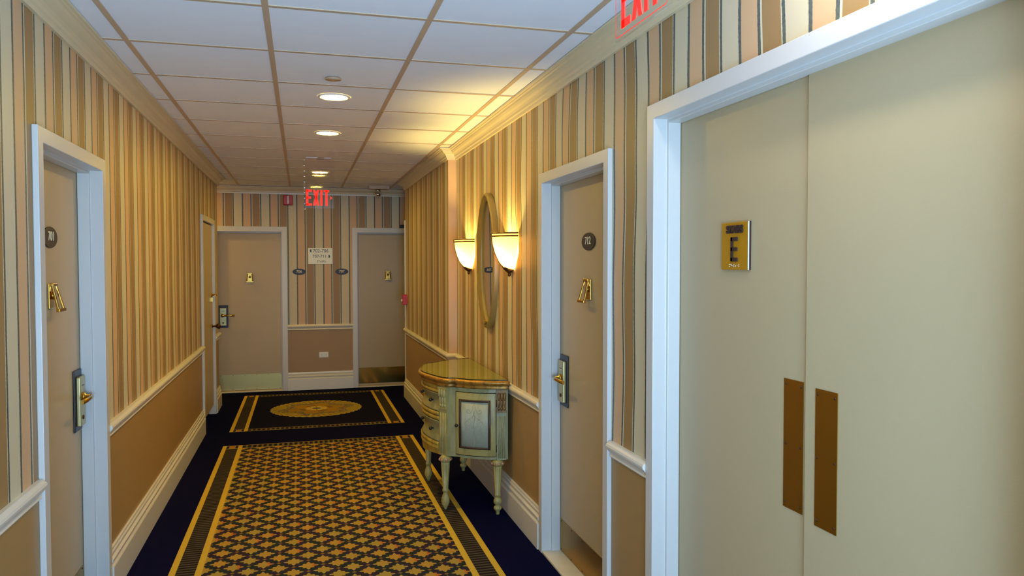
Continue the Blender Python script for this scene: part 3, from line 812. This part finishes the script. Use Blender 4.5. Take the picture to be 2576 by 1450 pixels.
# ------------------------------------------------------------------ wall sconces
def sconce(loc, lab, src=None):
    if src is not None:
        c = copy_tree(src); c.location = loc; c['label'] = lab; return c
    r = empty('wall_sconce', loc, RR, lab, 'wall lamp', 'brass and amber glass wall sconces')
    Wt, Dt, h = 0.150, 0.125, 0.235           # half width, depth, height
    def wd(t):        # t 0 bottom .. 1 top
        k = math.sin(min(1, t)*PI/2)**0.62
        return 0.022+(Wt-0.022)*k, 0.016+(Dt-0.016)*k
    n, mm = 28, 16
    def surf(bm, t0, t1, mm, off, th, mi=0):
        rows = []
        for j in range(mm+1):
            t = t0+(t1-t0)*j/mm; w_, d_ = wd(t); w_ += off; d_ += off
            rows.append([bm.verts.new((-w_*math.cos(PI*i/n), -d_*math.sin(PI*i/n)-0.003, -0.235+h*t)) for i in range(n+1)])
        for a, c in zip(rows, rows[1:]):
            for i in range(n):
                f = bm.faces.new((a[i], a[i+1], c[i+1], c[i])); f.smooth = True
        return rows
    bm = nb(); surf(bm, 0.03, 1.0, mm, 0, 0)
    o = obj('lamp_shade', bm, 'sconce_glass', r, 'amber frosted glass half bowl')
    for zz in (1.0, 0.925):
        bm = nb()
        w_, d_ = wd(zz)
        path = [(-(w_+0.001)*math.cos(PI*i/n), -(d_+0.001)*math.sin(PI*i/n)-0.003) for i in range(n+1)]
        z0 = -0.235+h*zz
        sweep(bm, path, [(-0.003, z0-0.0045), (0.005, z0-0.0045), (0.007, z0), (0.005, z0+0.0045), (-0.003, z0+0.0045)])
        obj('rim_band', bm, 'bronze', r)
    bm = nb()          # front strap following the bowl
    pts = [(0, -wd(t)[1]-0.005, -0.235+h*t) for t in [0.03+0.97*i/14 for i in range(15)]]
    for a, c in zip(pts, pts[1:]):
        vs = []
        for (p_, sgn) in ((a, -1), (a, 1), (c, 1), (c, -1)): vs.append(bm.verts.new((sgn*0.006, p_[1], p_[2])))
        vs2 = []
        for (p_, sgn) in ((a, -1), (a, 1), (c, 1), (c, -1)): vs2.append(bm.verts.new((sgn*0.006, p_[1]-0.004, p_[2])))
        bm.faces.new(vs2); bm.faces.new(vs[::-1])
        for i in range(4): bm.faces.new((vs[i], vs2[i], vs2[(i+1) % 4], vs[(i+1) % 4]))
    obj('front_strap', bm, 'bronze', r)
    bm = nb()          # lower cup and finial
    lathe(bm, [(0.045, -0.208), (0.042, -0.214), (0.030, -0.226), (0.018, -0.238), (0.009, -0.244), (0.008, -0.250), (0.011, -0.256), (0.006, -0.264), (0.001, -0.268)], 0, -0.018, 20)
    obj('finial', bm, 'bronze', r)
    boxo('back_plate', (-0.045, 0.045, -0.004, 0.0, -0.215, -0.02), 'bronze', r, bevel=0.002)
    bm = nb(); lathe(bm, [(0.012, -0.20), (0.012, -0.180), (0.0145, -0.177), (0.0145, -0.172)], 0, -0.055, 12); 
    tube(bm, [(0, -0.003, -0.17), (0, -0.055, -0.18)], 0.005)
    obj('bulb_holder', bm, 'bronze', r)
    l = bpy.data.lights.new('sconce_bulb', 'POINT'); l.energy = SC_POWER; l.color = SC_COL; l.shadow_soft_size = 0.036
    lo = bpy.data.objects.new('sconce_bulb', l); C.objects.link(lo); lo.parent = r; lo.location = (0, -0.048, -0.130)
    return r
SCZ = 1.766
s1 = sconce((XR, 4.558, SCZ), 'lit brass and amber glass wall sconce nearer the viewer, right of the oval mirror')
sconce((XR, 5.745, SCZ), 'lit brass and amber glass wall sconce farther away, left of the oval mirror', s1)

# ------------------------------------------------------------------ oval mirror
mr = empty('oval_mirror', (XR-0.002, 5.115, 1.600), RR+0.0061, 'tall oval mirror in aged gilt frame between the two sconces', 'mirror')
mr.rotation_euler = (0.0062, 0, RR+0.0100)
a_, b_ = 0.240, 0.468
prof = [(0.0, 0.0), (0.0, -0.030), (0.004, -0.038), (0.012, -0.042), (0.022, -0.040), (0.028, -0.034), (0.036, -0.034), (0.044, -0.028), (0.050, -0.026), (0.054, -0.020), (0.056, -0.014), (0.056, 0.0)]
bm = nb(); n = 96; secs = []
for i in range(n):
    t = 2*PI*i/n; ring = []
    nx, nz = math.cos(t)/a_, math.sin(t)/b_; ln = math.hypot(nx, nz); nx, nz = nx/ln, nz/ln
    for inn, y in prof: ring.append(bm.verts.new((a_*math.cos(t)-nx*inn, y, b_*math.sin(t)-nz*inn)))
    secs.append(ring)
for i in range(n):
    for j in range(len(prof)-1):
        f = bm.faces.new((secs[i][j], secs[i][j+1], secs[(i+1) % n][j+1], secs[(i+1) % n][j])); f.smooth = True
obj('mirror_frame', bm, 'gilt_frame', mr, 'aged gilt oval frame')
bm = nb(); oval_plate(bm, 0, 0, a_-0.052, b_-0.052, -0.014, -0.010, 80)
obj('mirror_glass', bm, 'mirror_glass', mr, 'mirror glass')
bm = nb()
for t in (0, 1):
    for i in range(5): ellipsoid(bm, (-0.02+i*0.01, -0.040+abs(i-2)*0.002, -b_+0.030+abs(i-2)*0.004), 0.007, 0.005, 0.011, 8, 6)
obj('carved_ornament', bm, 'gilt_frame', mr)

# ------------------------------------------------------------------ far wall signs and devices
ds = empty('direction_sign', (0.237, YF, 1.6855), RF, 'white sign on the far wall directing to rooms 702-706, 707-711 and stairs', 'sign')
boxo('sign_board', (-0.147, 0.147, -0.008, 0, -0.1025, 0.1025), 'sign_white', ds, bevel=0.0015)
text('lettering', '702-706', 0.058, (0.006, -0.0088, 0.063), 'letter_navy', ds, 0.0005)
text('lettering', '707-711', 0.053, (-0.008, -0.0088, -0.005), 'letter_navy', ds, 0.0005)
text('lettering', 'STAIRS-', 0.036, (0.018, -0.0088, -0.070), 'letter_navy', ds, 0.0005)
bm = nb(); plate(bm, [(-0.128, 0.066), (-0.116, 0.046), (-0.107, 0.046), (-0.107, 0.086), (-0.116, 0.086)], -0.0092, -0.008)
obj('arrow', bm, 'letter_navy', ds); bm = nb()
plate(bm, [(0.122, -0.004), (0.112, -0.024), (0.102, -0.024), (0.102, 0.016), (0.112, 0.016)], -0.0092, -0.008)
obj('arrow', bm, 'letter_navy', ds)
for x, s in ((-0.021, '706'), (0.501, '707')):
    r = empty('room_number_plaque', (x, YF, 1.489), RF, 'oval navy plaque reading %s on the striped far wall' % s, 'sign', 'oval navy room plaques on the far wall')
    bm = nb(); oval_plate(bm, 0, 0, 0.080, 0.039, -0.008, 0); obj('plaque', bm, 'plaque_blue', r, bevel=0.002)
    text('numerals', s, 0.046, (0, -0.0088, 0.001), 'letter_cream', r, 0.0006, bold=0.0006)
hs = empty('fire_alarm_horn', (-0.145, YF, 2.378), RF, 'red fire alarm horn with white strobe strip high on the far wall', 'fire alarm')
boxo('housing', (-0.056, 0.056, -0.045, 0, -0.062, 0.060), 'red_plastic', hs, bevel=0.008)
boxo('strobe_lens', (-0.010, 0.010, -0.056, -0.044, -0.048, 0.052), 'white_plastic', hs, bevel=0.005)
bm = nb(); tube(bm, [(0.0, -0.008, 0.058), (0.0, -0.008, 0.088)], 0.004); obj('conduit', bm, 'white_plastic', hs)
ob = empty('wall_outlet', (0.270, YF, 0.436), RF, 'white horizontal outlet plate low on the far wall', 'outlet')
boxo('cover_plate', (-0.058, 0.058, -0.006, 0, -0.035, 0.035), 'white_plastic', ob, bevel=0.003)
for sx in (-1, 1):
    bm = nb(); oval_plate(bm, sx*0.020, 0, 0.015, 0.017, -0.0085, -0.006, 20); obj('socket', bm, 'trim', ob)
tag(boxo('door_sensor', (1.235, 1.335, YF-0.035, YF-0.0005, 2.052, 2.090), 'black', None, bevel=0.004), 'small black box above the right door of the far wall', 'sensor')
# pull station near the corner of the far right wall
ps = empty('fire_pull_station', (XQ, 8.905, 1.165), RR, 'red fire alarm pull station on the corner of the right wall', 'fire alarm')
boxo('housing', (-0.043, 0.043, -0.055, 0, -0.060, 0.060), 'red_plastic', ps, bevel=0.005)
boxo('pull_handle', (-0.024, 0.024, -0.068, -0.054, -0.020, 0.006), 'white_plastic', ps, bevel=0.003)
# emergency light with clear globe
el = empty('emergency_light', (0.93, 9.42, H), 0, 'ceiling lamp base with clear glass globe near the far wall', 'lamp')
boxo('base', (-0.125, 0.125, -0.06, 0.06, -0.045, 0.0), 'tee', el, bevel=0.006)
bm = nb(); lathe(bm, [(0.030, 0.0), (0.030, -0.018), (0.024, -0.024)], -0.012, 0, 20, cz=-0.045); obj('collar', bm, 'chrome', el)
bm = nb(); ellipsoid(bm, (-0.012, 0, -0.108), 0.052, 0.052, 0.052, 24, 14); obj('globe', bm, 'acrylic', el, 'clear glass globe')
bm = nb(); ellipsoid(bm, (-0.012, 0, -0.108), 0.034, 0.034, 0.026, 16, 10); obj('highlight_ball', bm, 'chrome', el)  # chrome ball added inside the globe to give it a bright highlight

# ------------------------------------------------------------------ demilune cabinet
CABX, CABY = 1.243, 5.11
cab = empty('demilune_cabinet', (CABX, CABY, 0.0008), RR, 'antique painted half-round cabinet with glass top against the right wall', 'cabinet')
ZB, ZT = 0.350, 0.795
half_body = [(.550, .0), (.550, .035), (.530, .12), (.490, .195), (.440, .260), (.392, .305), (.374, .336), (.362, .352), (.295, .388), (.282, .372), (.20, .398), (.10, .414), (0, .420)]
half_top = [(.575, .0), (.574, .035), (.546, .124), (.504, .205), (.455, .262), (.408, .300), (.392, .328), (.380, .358), (.305, .400), (.288, .402), (.22, .422), (.12, .448), (0, .463)]
def outline(h_, off=0.0):
    pts = [(x, -v) for x, v in h_]; full = pts+[(-x, y) for x, y in pts[-2::-1]]      # from +x back corner round the front to -x
    if off:
        P = [Vector(p) for p in full]; res = []
        for i, p in enumerate(P):
            d0 = (P[i]-P[max(i-1, 0)]); d1 = (P[min(i+1, len(P)-1)]-P[i])
            dd = [q.normalized() for q in (d0, d1) if q.length > 1e-6]
            ns = [Vector((-q.y, q.x)) for q in dd]
            m_ = ns[0] if len(ns) == 1 else (ns[0]+ns[1])/(max(0.4, 1+ns[0].dot(ns[1])))
            res.append(((p-m_*off).x, min((p-m_*off).y, 0)))
        full = res
    return full
def smooth_path(pts, k=3):
    """Catmull-Rom refinement of a polyline"""
    out = []
    for i in range(len(pts)-1):
        p0 = Vector(pts[max(i-1, 0)]); p1 = Vector(pts[i]); p2 = Vector(pts[i+1]); p3 = Vector(pts[min(i+2, len(pts)-1)])
        for j in range(k):
            t = j/k
            out.append(tuple(0.5*((2*p1)+(-p0+p2)*t+(2*p0-5*p1+4*p2-p3)*t*t+(-p0+3*p1-3*p2+p3)*t**3)))
    out.append(tuple(pts[-1])); return out
# outline offset: negative off = outward?  (checked: off>0 pushes outward along the front)
body_pts = outline(half_body)
bm = nb(); prism(bm, body_pts, ZB, ZT); obj('carcass', bm, 'cab_green', cab, bevel=0.002)
top_pts = smooth_path(outline(half_top), 3)
# gilt edge moulding: swept outline, closed with flat caps
bm = nb(); tp = top_pts
def ring_at(off, z):
    P = [Vector(p) for p in tp]; res = []
    for i, p in enumerate(P):
        a = P[max(i-1, 0)]; c = P[min(i+1, len(P)-1)]; dd = (c-a).normalized(); nrm = Vector((dd.y, -dd.x))
        if nrm.dot(p-Vector((0, -0.1))) < 0: nrm = -nrm
        q = p+nrm*off; res.append(bm.verts.new((q.x, min(q.y, 0.0), z)))
    return res
prof = [(-.020, .795), (.000, .797), (.004, .806), (-.004, .812), (.000, .818), (.012, .826), (.016, .836), (.012, .845), (.002, .849), (-.004, .8505)]
rings = [ring_at(o_, z_) for o_, z_ in prof]
for a, c in zip(rings, rings[1:]):
    for i in range(len(a)-1):
        f = bm.faces.new((a[i], a[i+1], c[i+1], c[i])); f.smooth = True; f.material_index = 0
    bm.faces.new((a[-1], a[0], c[0], c[-1])).material_index = 0
bm.faces.new(rings[0]).material_index = 0; bm.faces.new(rings[-1]).material_index = 1
obj('tabletop', bm, ['cab_gold', 'cab_top'], cab, 'olive top with gilt moulded edge')
bm = nb(); prism(bm, top_pts, .8515, .8575, 0, 1)
for f_ in bm.faces:
    if abs(f_.normal.z) < 0.5 and max(v_.co.y for v_ in f_.verts) > -0.001: f_.material_index = 0
obj('glass_sheet', bm, ['glass', 'glass_edge'], cab, 'clear glass sheet with dark edge')

def along(pts):
    P = [Vector(p) for p in pts]; L = [0]
    for a, c in zip(P, P[1:]): L.append(L[-1]+(c-a).length)
    def f(t, off=0.0):
        s = max(0, min(1, t))*L[-1]; i = 0
        while i < len(L)-2 and L[i+1] < s: i += 1
        k = (s-L[i])/(L[i+1]-L[i]); p = P[i].lerp(P[i+1], k)
        a = P[max(i-1, 0)] if k < .5 else P[i]; c = P[i+1] if k < .5 else P[min(i+2, len(P)-1)]
        dd = (c-a).normalized(); nrm = Vector((dd.y, -dd.x))
        if nrm.y > 0: nrm = -nrm
        if abs(nrm.y) < 1e-3: nrm = Vector((math.copysign(1, p.x), 0))
        q = p+nrm*off; return q
    return f, L[-1]
def panel_on(bm, f, t0, t1, z0, z1, o0, o1, n=14, mi=0, prof=None):
    """curved slab following f between t0..t1; prof(z01) adds to the outer offset"""
    m_ = 1 if prof is None else 14
    fr, bk = [], []
    for j in range(m_+1):
        zz = z0+(z1-z0)*j/m_; ex = prof(j/m_) if prof else 0
        fr.append([bm.verts.new((*f(t0+(t1-t0)*i/n, o1+ex), zz)) for i in range(n+1)])
        bk.append([bm.verts.new((*f(t0+(t1-t0)*i/n, o0), zz)) for i in range(n+1)])
    def quad(a, b2, c, d2):
        ff = bm.faces.new((a, b2, c, d2)); ff.material_index = mi; return ff
    for j in range(m_):
        for i in range(n):
            quad(fr[j][i], fr[j][i+1], fr[j+1][i+1], fr[j+1][i]).smooth = True
            quad(bk[j][i+1], bk[j][i], bk[j+1][i], bk[j+1][i+1])
        quad(fr[j][0], fr[j+1][0], bk[j+1][0], bk[j][0]); quad(fr[j][n], bk[j][n], bk[j+1][n], fr[j+1][n])
    for i in range(n):
        quad(fr[0][i], bk[0][i], bk[0][i+1], fr[0][i+1]); quad(fr[m_][i], fr[m_][i+1], bk[m_][i+1], bk[m_][i])

def side_door(sgn):
    pts = smooth_path([(sgn*x, -v) for x, v in [(.392, .305), (.440, .260), (.490, .195), (.530, .12), (.542, .070)]], 5)
    f, L = along(pts)
    bm = nb(); z0, z1 = ZB+0.022, ZT-0.028
    t0, t1 = 0.04, 0.97
    panel_on(bm, f, t0, t1, z0, z1, -0.004, 0.008)
    gp = nb(); panel_on(gp, f, t0-0.012, t1+0.012, z0-0.004, z1+0.004, -0.003, 0.0052)
    obj('door_gap', gp, 'knob_dark', cab)
    dr = obj('door', bm, 'cab_cream', cab, 'cream door with brown framed painted panel', 0.0015)
    bm = nb(); a0, a1, b0, b1, wv = 0.13, 0.86, z0+0.042, z1-0.042, 0.014
    dt = wv/L
    panel_on(bm, f, a0, a0+dt, b0, b1, 0.006, 0.013, 2); panel_on(bm, f, a1-dt, a1, b0, b1, 0.006, 0.013, 2)
    panel_on(bm, f, a0, a1, b0, b0+wv, 0.006, 0.013, 12); panel_on(bm, f, a0, a1, b1-wv, b1, 0.006, 0.013, 12)
    obj('panel_moulding', bm, 'cab_brown', dr, 'brown moulding')
    bm = nb(); panel_on(bm, f, a0+dt*0.8, a1-dt*0.8, b0+wv*0.8, b1-wv*0.8, 0.006, 0.0095, 12)
    obj('painted_panel', bm, 'cab_panel', dr, 'pale grey blue painted panel')
    # faint scroll ornament
    bm = nb(); tc = (a0+a1)/2; zc = (b0+b1)/2
    def ribbon(q, w_=0.0010):
        P = []
        for (s_, z_) in q:
            P.append((tc+s_/L, zc+z_))
        for (p, r_) in zip(P, P[1:]):
            d_ = Vector((r_[0]-p[0], (r_[1]-p[1])/L))
            if d_.length < 1e-7: continue
            d_.normalize(); nx, nz = -d_.y*w_/L, d_.x*w_
            vs = [bm.verts.new((*f(a, 0.0100), c)) for a, c in ((p[0]-nx, p[1]-nz), (r_[0]-nx, r_[1]-nz), (r_[0]+nx, r_[1]+nz), (p[0]+nx, p[1]+nz))]
            bm.faces.new(vs)
    def spiral(cx, cz, r, turns, a, sg): return [(cx+sg*r*(1-k/26)*math.cos(a+turns*2*PI*k/26), cz+r*(1-k/26)*math.sin(a+turns*2*PI*k/26)) for k in range(25)]
    for sg in (-1, 1):
        ribbon(spiral(sg*0.036, 0.085, 0.020, 1.4, PI*0.9, sg)); ribbon(spiral(sg*0.040, 0.010, 0.026, 1.5, PI*0.5, sg))
        ribbon(spiral(sg*0.030, -0.100, 0.018, 1.3, PI*1.2, sg)); ribbon([(sg*(0.002+0.06*math.sin(k/12*PI)**1.3), 0.055-0.115*k/12) for k in range(13)])
        ribbon([(sg*0.010*math.sin(k*1.1), 0.13-0.02*k) for k in range(6)]); ribbon(spiral(sg*0.014, -0.02, 0.014, 1.1, 0, sg))
    ribbon([(0.004*math.sin(k), -0.13+0.012*k) for k in range(18)], 0.002)
    obj('scroll_painting', bm, 'cab_scroll', dr)
    q = f(0.075, 0.018); bm = nb(); ellipsoid(bm, (q.x, q.y, (z0+z1)/2-0.015), 0.011, 0.011, 0.011, 12, 8)
    q0 = f(0.075, 0.006); tube(bm, [(q0.x, q0.y, (z0+z1)/2-0.015), (q.x, q.y, (z0+z1)/2-0.015)], 0.005)
    obj('knob', bm, 'knob_dark', dr, 'dark knob')
    for zz in (z0+0.05, z1-0.06):
        q = f(0.985, 0.005); bm = nb(); lathe(bm, [(0.004, -0.022), (0.004, 0.022)], q.x, q.y, 8, cz=zz); obj('hinge', bm, 'knob_dark', dr)
side_door(1); side_door(-1)

# pilasters with reeding and carved capitals
def pilaster(p0, p1, depth, name, cap_mat, cap_label):
    P0, P1 = Vector(p0), Vector(p1); d_ = (P1-P0); L = d_.length; d_.normalize(); nrm = Vector((d_.y, -d_.x))
    if nrm.dot((P0+P1)/2) < 0: nrm = -nrm
    bm = nb()
    def slab(t0, t1, o0, o1, z0, z1):
        a = [P0+d_*t0+nrm*o0, P0+d_*t1+nrm*o0, P0+d_*t1+nrm*o1, P0+d_*t0+nrm*o1]
        prism(bm, [tuple(v) for v in a], z0, z1)
    slab(0, L, -0.01, depth, ZB, ZT)
    k = 4; wv = L*0.84/k
    for i in range(k):
        c = P0+d_*(L*0.08+wv*(i+0.5))+nrm*(depth-0.001)
        lathe(bm, [(wv*0.36, 0.012), (wv*0.36, 0.275)], c.x, c.y, 8, cz=ZB)
    o = obj('pilaster', bm, 'cab_green' if 'front' not in name else 'cab_cream', cab)
    bm = nb()     # carved capital: three drooping leaves under a small block
    slab(-0.003, L+0.003, 0, depth+0.010, ZT-0.022, ZT-0.004)
    slab(0.001, L-0.001, 0, depth+0.003, ZT-0.138, ZT-0.020)
    slab(-0.002, L+0.002, 0, depth+0.008, ZT-0.146, ZT-0.136)
    for i in range(3):
        c = P0+d_*(L*(0.2+0.3*i))+nrm*(depth+0.006)
        ellipsoid(bm, (c.x, c.y, ZT-0.045), L*0.17, L*0.17, 0.030, 10, 8); c2 = c-nrm*0.004
        ellipsoid(bm, (c2.x, c2.y, ZT-0.085), L*0.14, L*0.14, 0.034, 10, 8)
        c3 = c-nrm*0.006; ellipsoid(bm, (c3.x, c3.y, ZT-0.122), L*0.16, L*0.15, 0.014, 10, 6)
    obj('carved_capital', bm, cap_mat, o, cap_label)
for sg in (1, -1):
    pilaster((sg*.300, -.386), (sg*.366, -.350), 0.008, 'front', 'cab_cream', 'carved cream leaf capital')
    pilaster((sg*.543, -.072), (sg*.551, -.012), 0.008, 'back', 'cab_capital', 'carved brown gilt capital')

# serpentine front: rails and drawers
fp = smooth_path([(.286, -.388), (.20, -.418), (.10, -.438), (0, -.446), (-.10, -.438), (-.20, -.418), (-.286, -.388)], 4)
f, L = along(fp)
bm = nb()
rail = lambda k: 0.006*math.sin(PI*k)
panel_on(bm, f, 0, 1, 0.762, ZT, -0.03, -0.002, 24)
panel_on(bm, f, 0, 1, 0.744, 0.764, -0.03, 0.002, 24, prof=rail)
panel_on(bm, f, 0, 1, 0.596, 0.622, -0.03, 0.002, 24, prof=rail)
panel_on(bm, f, 0, 1, 0.566, 0.592, -0.03, 0.000, 24, prof=rail)
panel_on(bm, f, 0, 1, 0.400, 0.425, -0.03, 0.006, 24, prof=rail)
# shaped apron: drops towards the middle
n = 24; cols = []
for i in range(n+1):
    t = i/n; zb = 0.345-0.018*math.sin(PI*t)**2; col = []
    for (o_, z_) in ((-0.03, 0.402), (0.008, 0.402), (0.012, 0.385), (0.006, 0.365), (0.002, zb), (-0.03, zb)):
        q = f(t, o_); col.append(bm.verts.new((q.x, q.y, z_)))
    cols.append(col)
for a, c in zip(cols, cols[1:]):
    for j in range(6): bm.faces.new((a[j], a[(j+1) % 6], c[(j+1) % 6], c[j]))
bm.faces.new(cols[0]); bm.faces.new(cols[-1][::-1])
obj('front_rails', bm, 'cab_rail', cab, 'gold-cream front rails and apron')
for (z0, z1) in ((0.626, 0.742), (0.428, 0.562)):
    bm = nb(); panel_on(bm, f, 0.01, 0.99, z0, z1, -0.035, 0.004, 24, prof=lambda k: -0.020*math.sin(PI*k))
    dr = obj('drawer', bm, 'cab_green', cab)
    for t in (0.2, 0.8):
        q = f(t, 0.004); q0 = f(t, -0.018); zz = (z0+z1)/2
        bm = nb(); ellipsoid(bm, (q.x, q.y, zz), 0.012, 0.012, 0.013, 12, 8); tube(bm, [(q0.x, q0.y, zz), (q.x, q.y, zz)], 0.005)
        obj('knob', bm, 'knob_dark', dr, 'dark knob')
# legs
def leg(x, y, paw):
    bm = nb()
    lathe(bm, [(0.020, .352), (0.030, .346), (0.036, .338), (0.038, .325), (0.034, .313), (0.029, .309)], x, y, 20)
    shaft = [(0.0270, .309), (0.0275, .300), (0.0165, .135), (0.0195, .130), (0.0195, .118), (0.014, .114)]
    lathe(bm, shaft, x, y, 40, fl=0.07, fn=10)
    if not paw:
        lathe(bm, [(0.013, .114), (0.019, .106), (0.025, .094), (0.0265, .082), (0.022, .068), (0.013, .060), (0.016, .056), (0.025, .048), (0.025, .036), (0.018, .028), (0.012, .018), (0.0125, .008), (0.011, 0)], x, y, 24, fl=0.05, fn=8)
    else:
        lathe(bm, [(0.014, .114), (0.016, .10), (0.023, .080), (0.0265, .058), (0.024, .040), (0.016, .022), (0.010, .010), (0.008, 0)], x, y, 24, fl=0.09, fn=8)
    o = obj('leg', bm, 'cab_cream', cab)
    bm = nb()
    for k in range(8):
        a = 2*PI*k/8; ellipsoid(bm, (x+0.036*math.cos(a), y+0.036*math.sin(a), .326), 0.010, 0.010, 0.010, 8, 6)
    obj('rosettes', bm, 'cab_pink', o, 'rose gilt rosettes')
for sg in (1, -1):
    leg(sg*0.338, -0.360, True); leg(sg*0.525, -0.062, False)
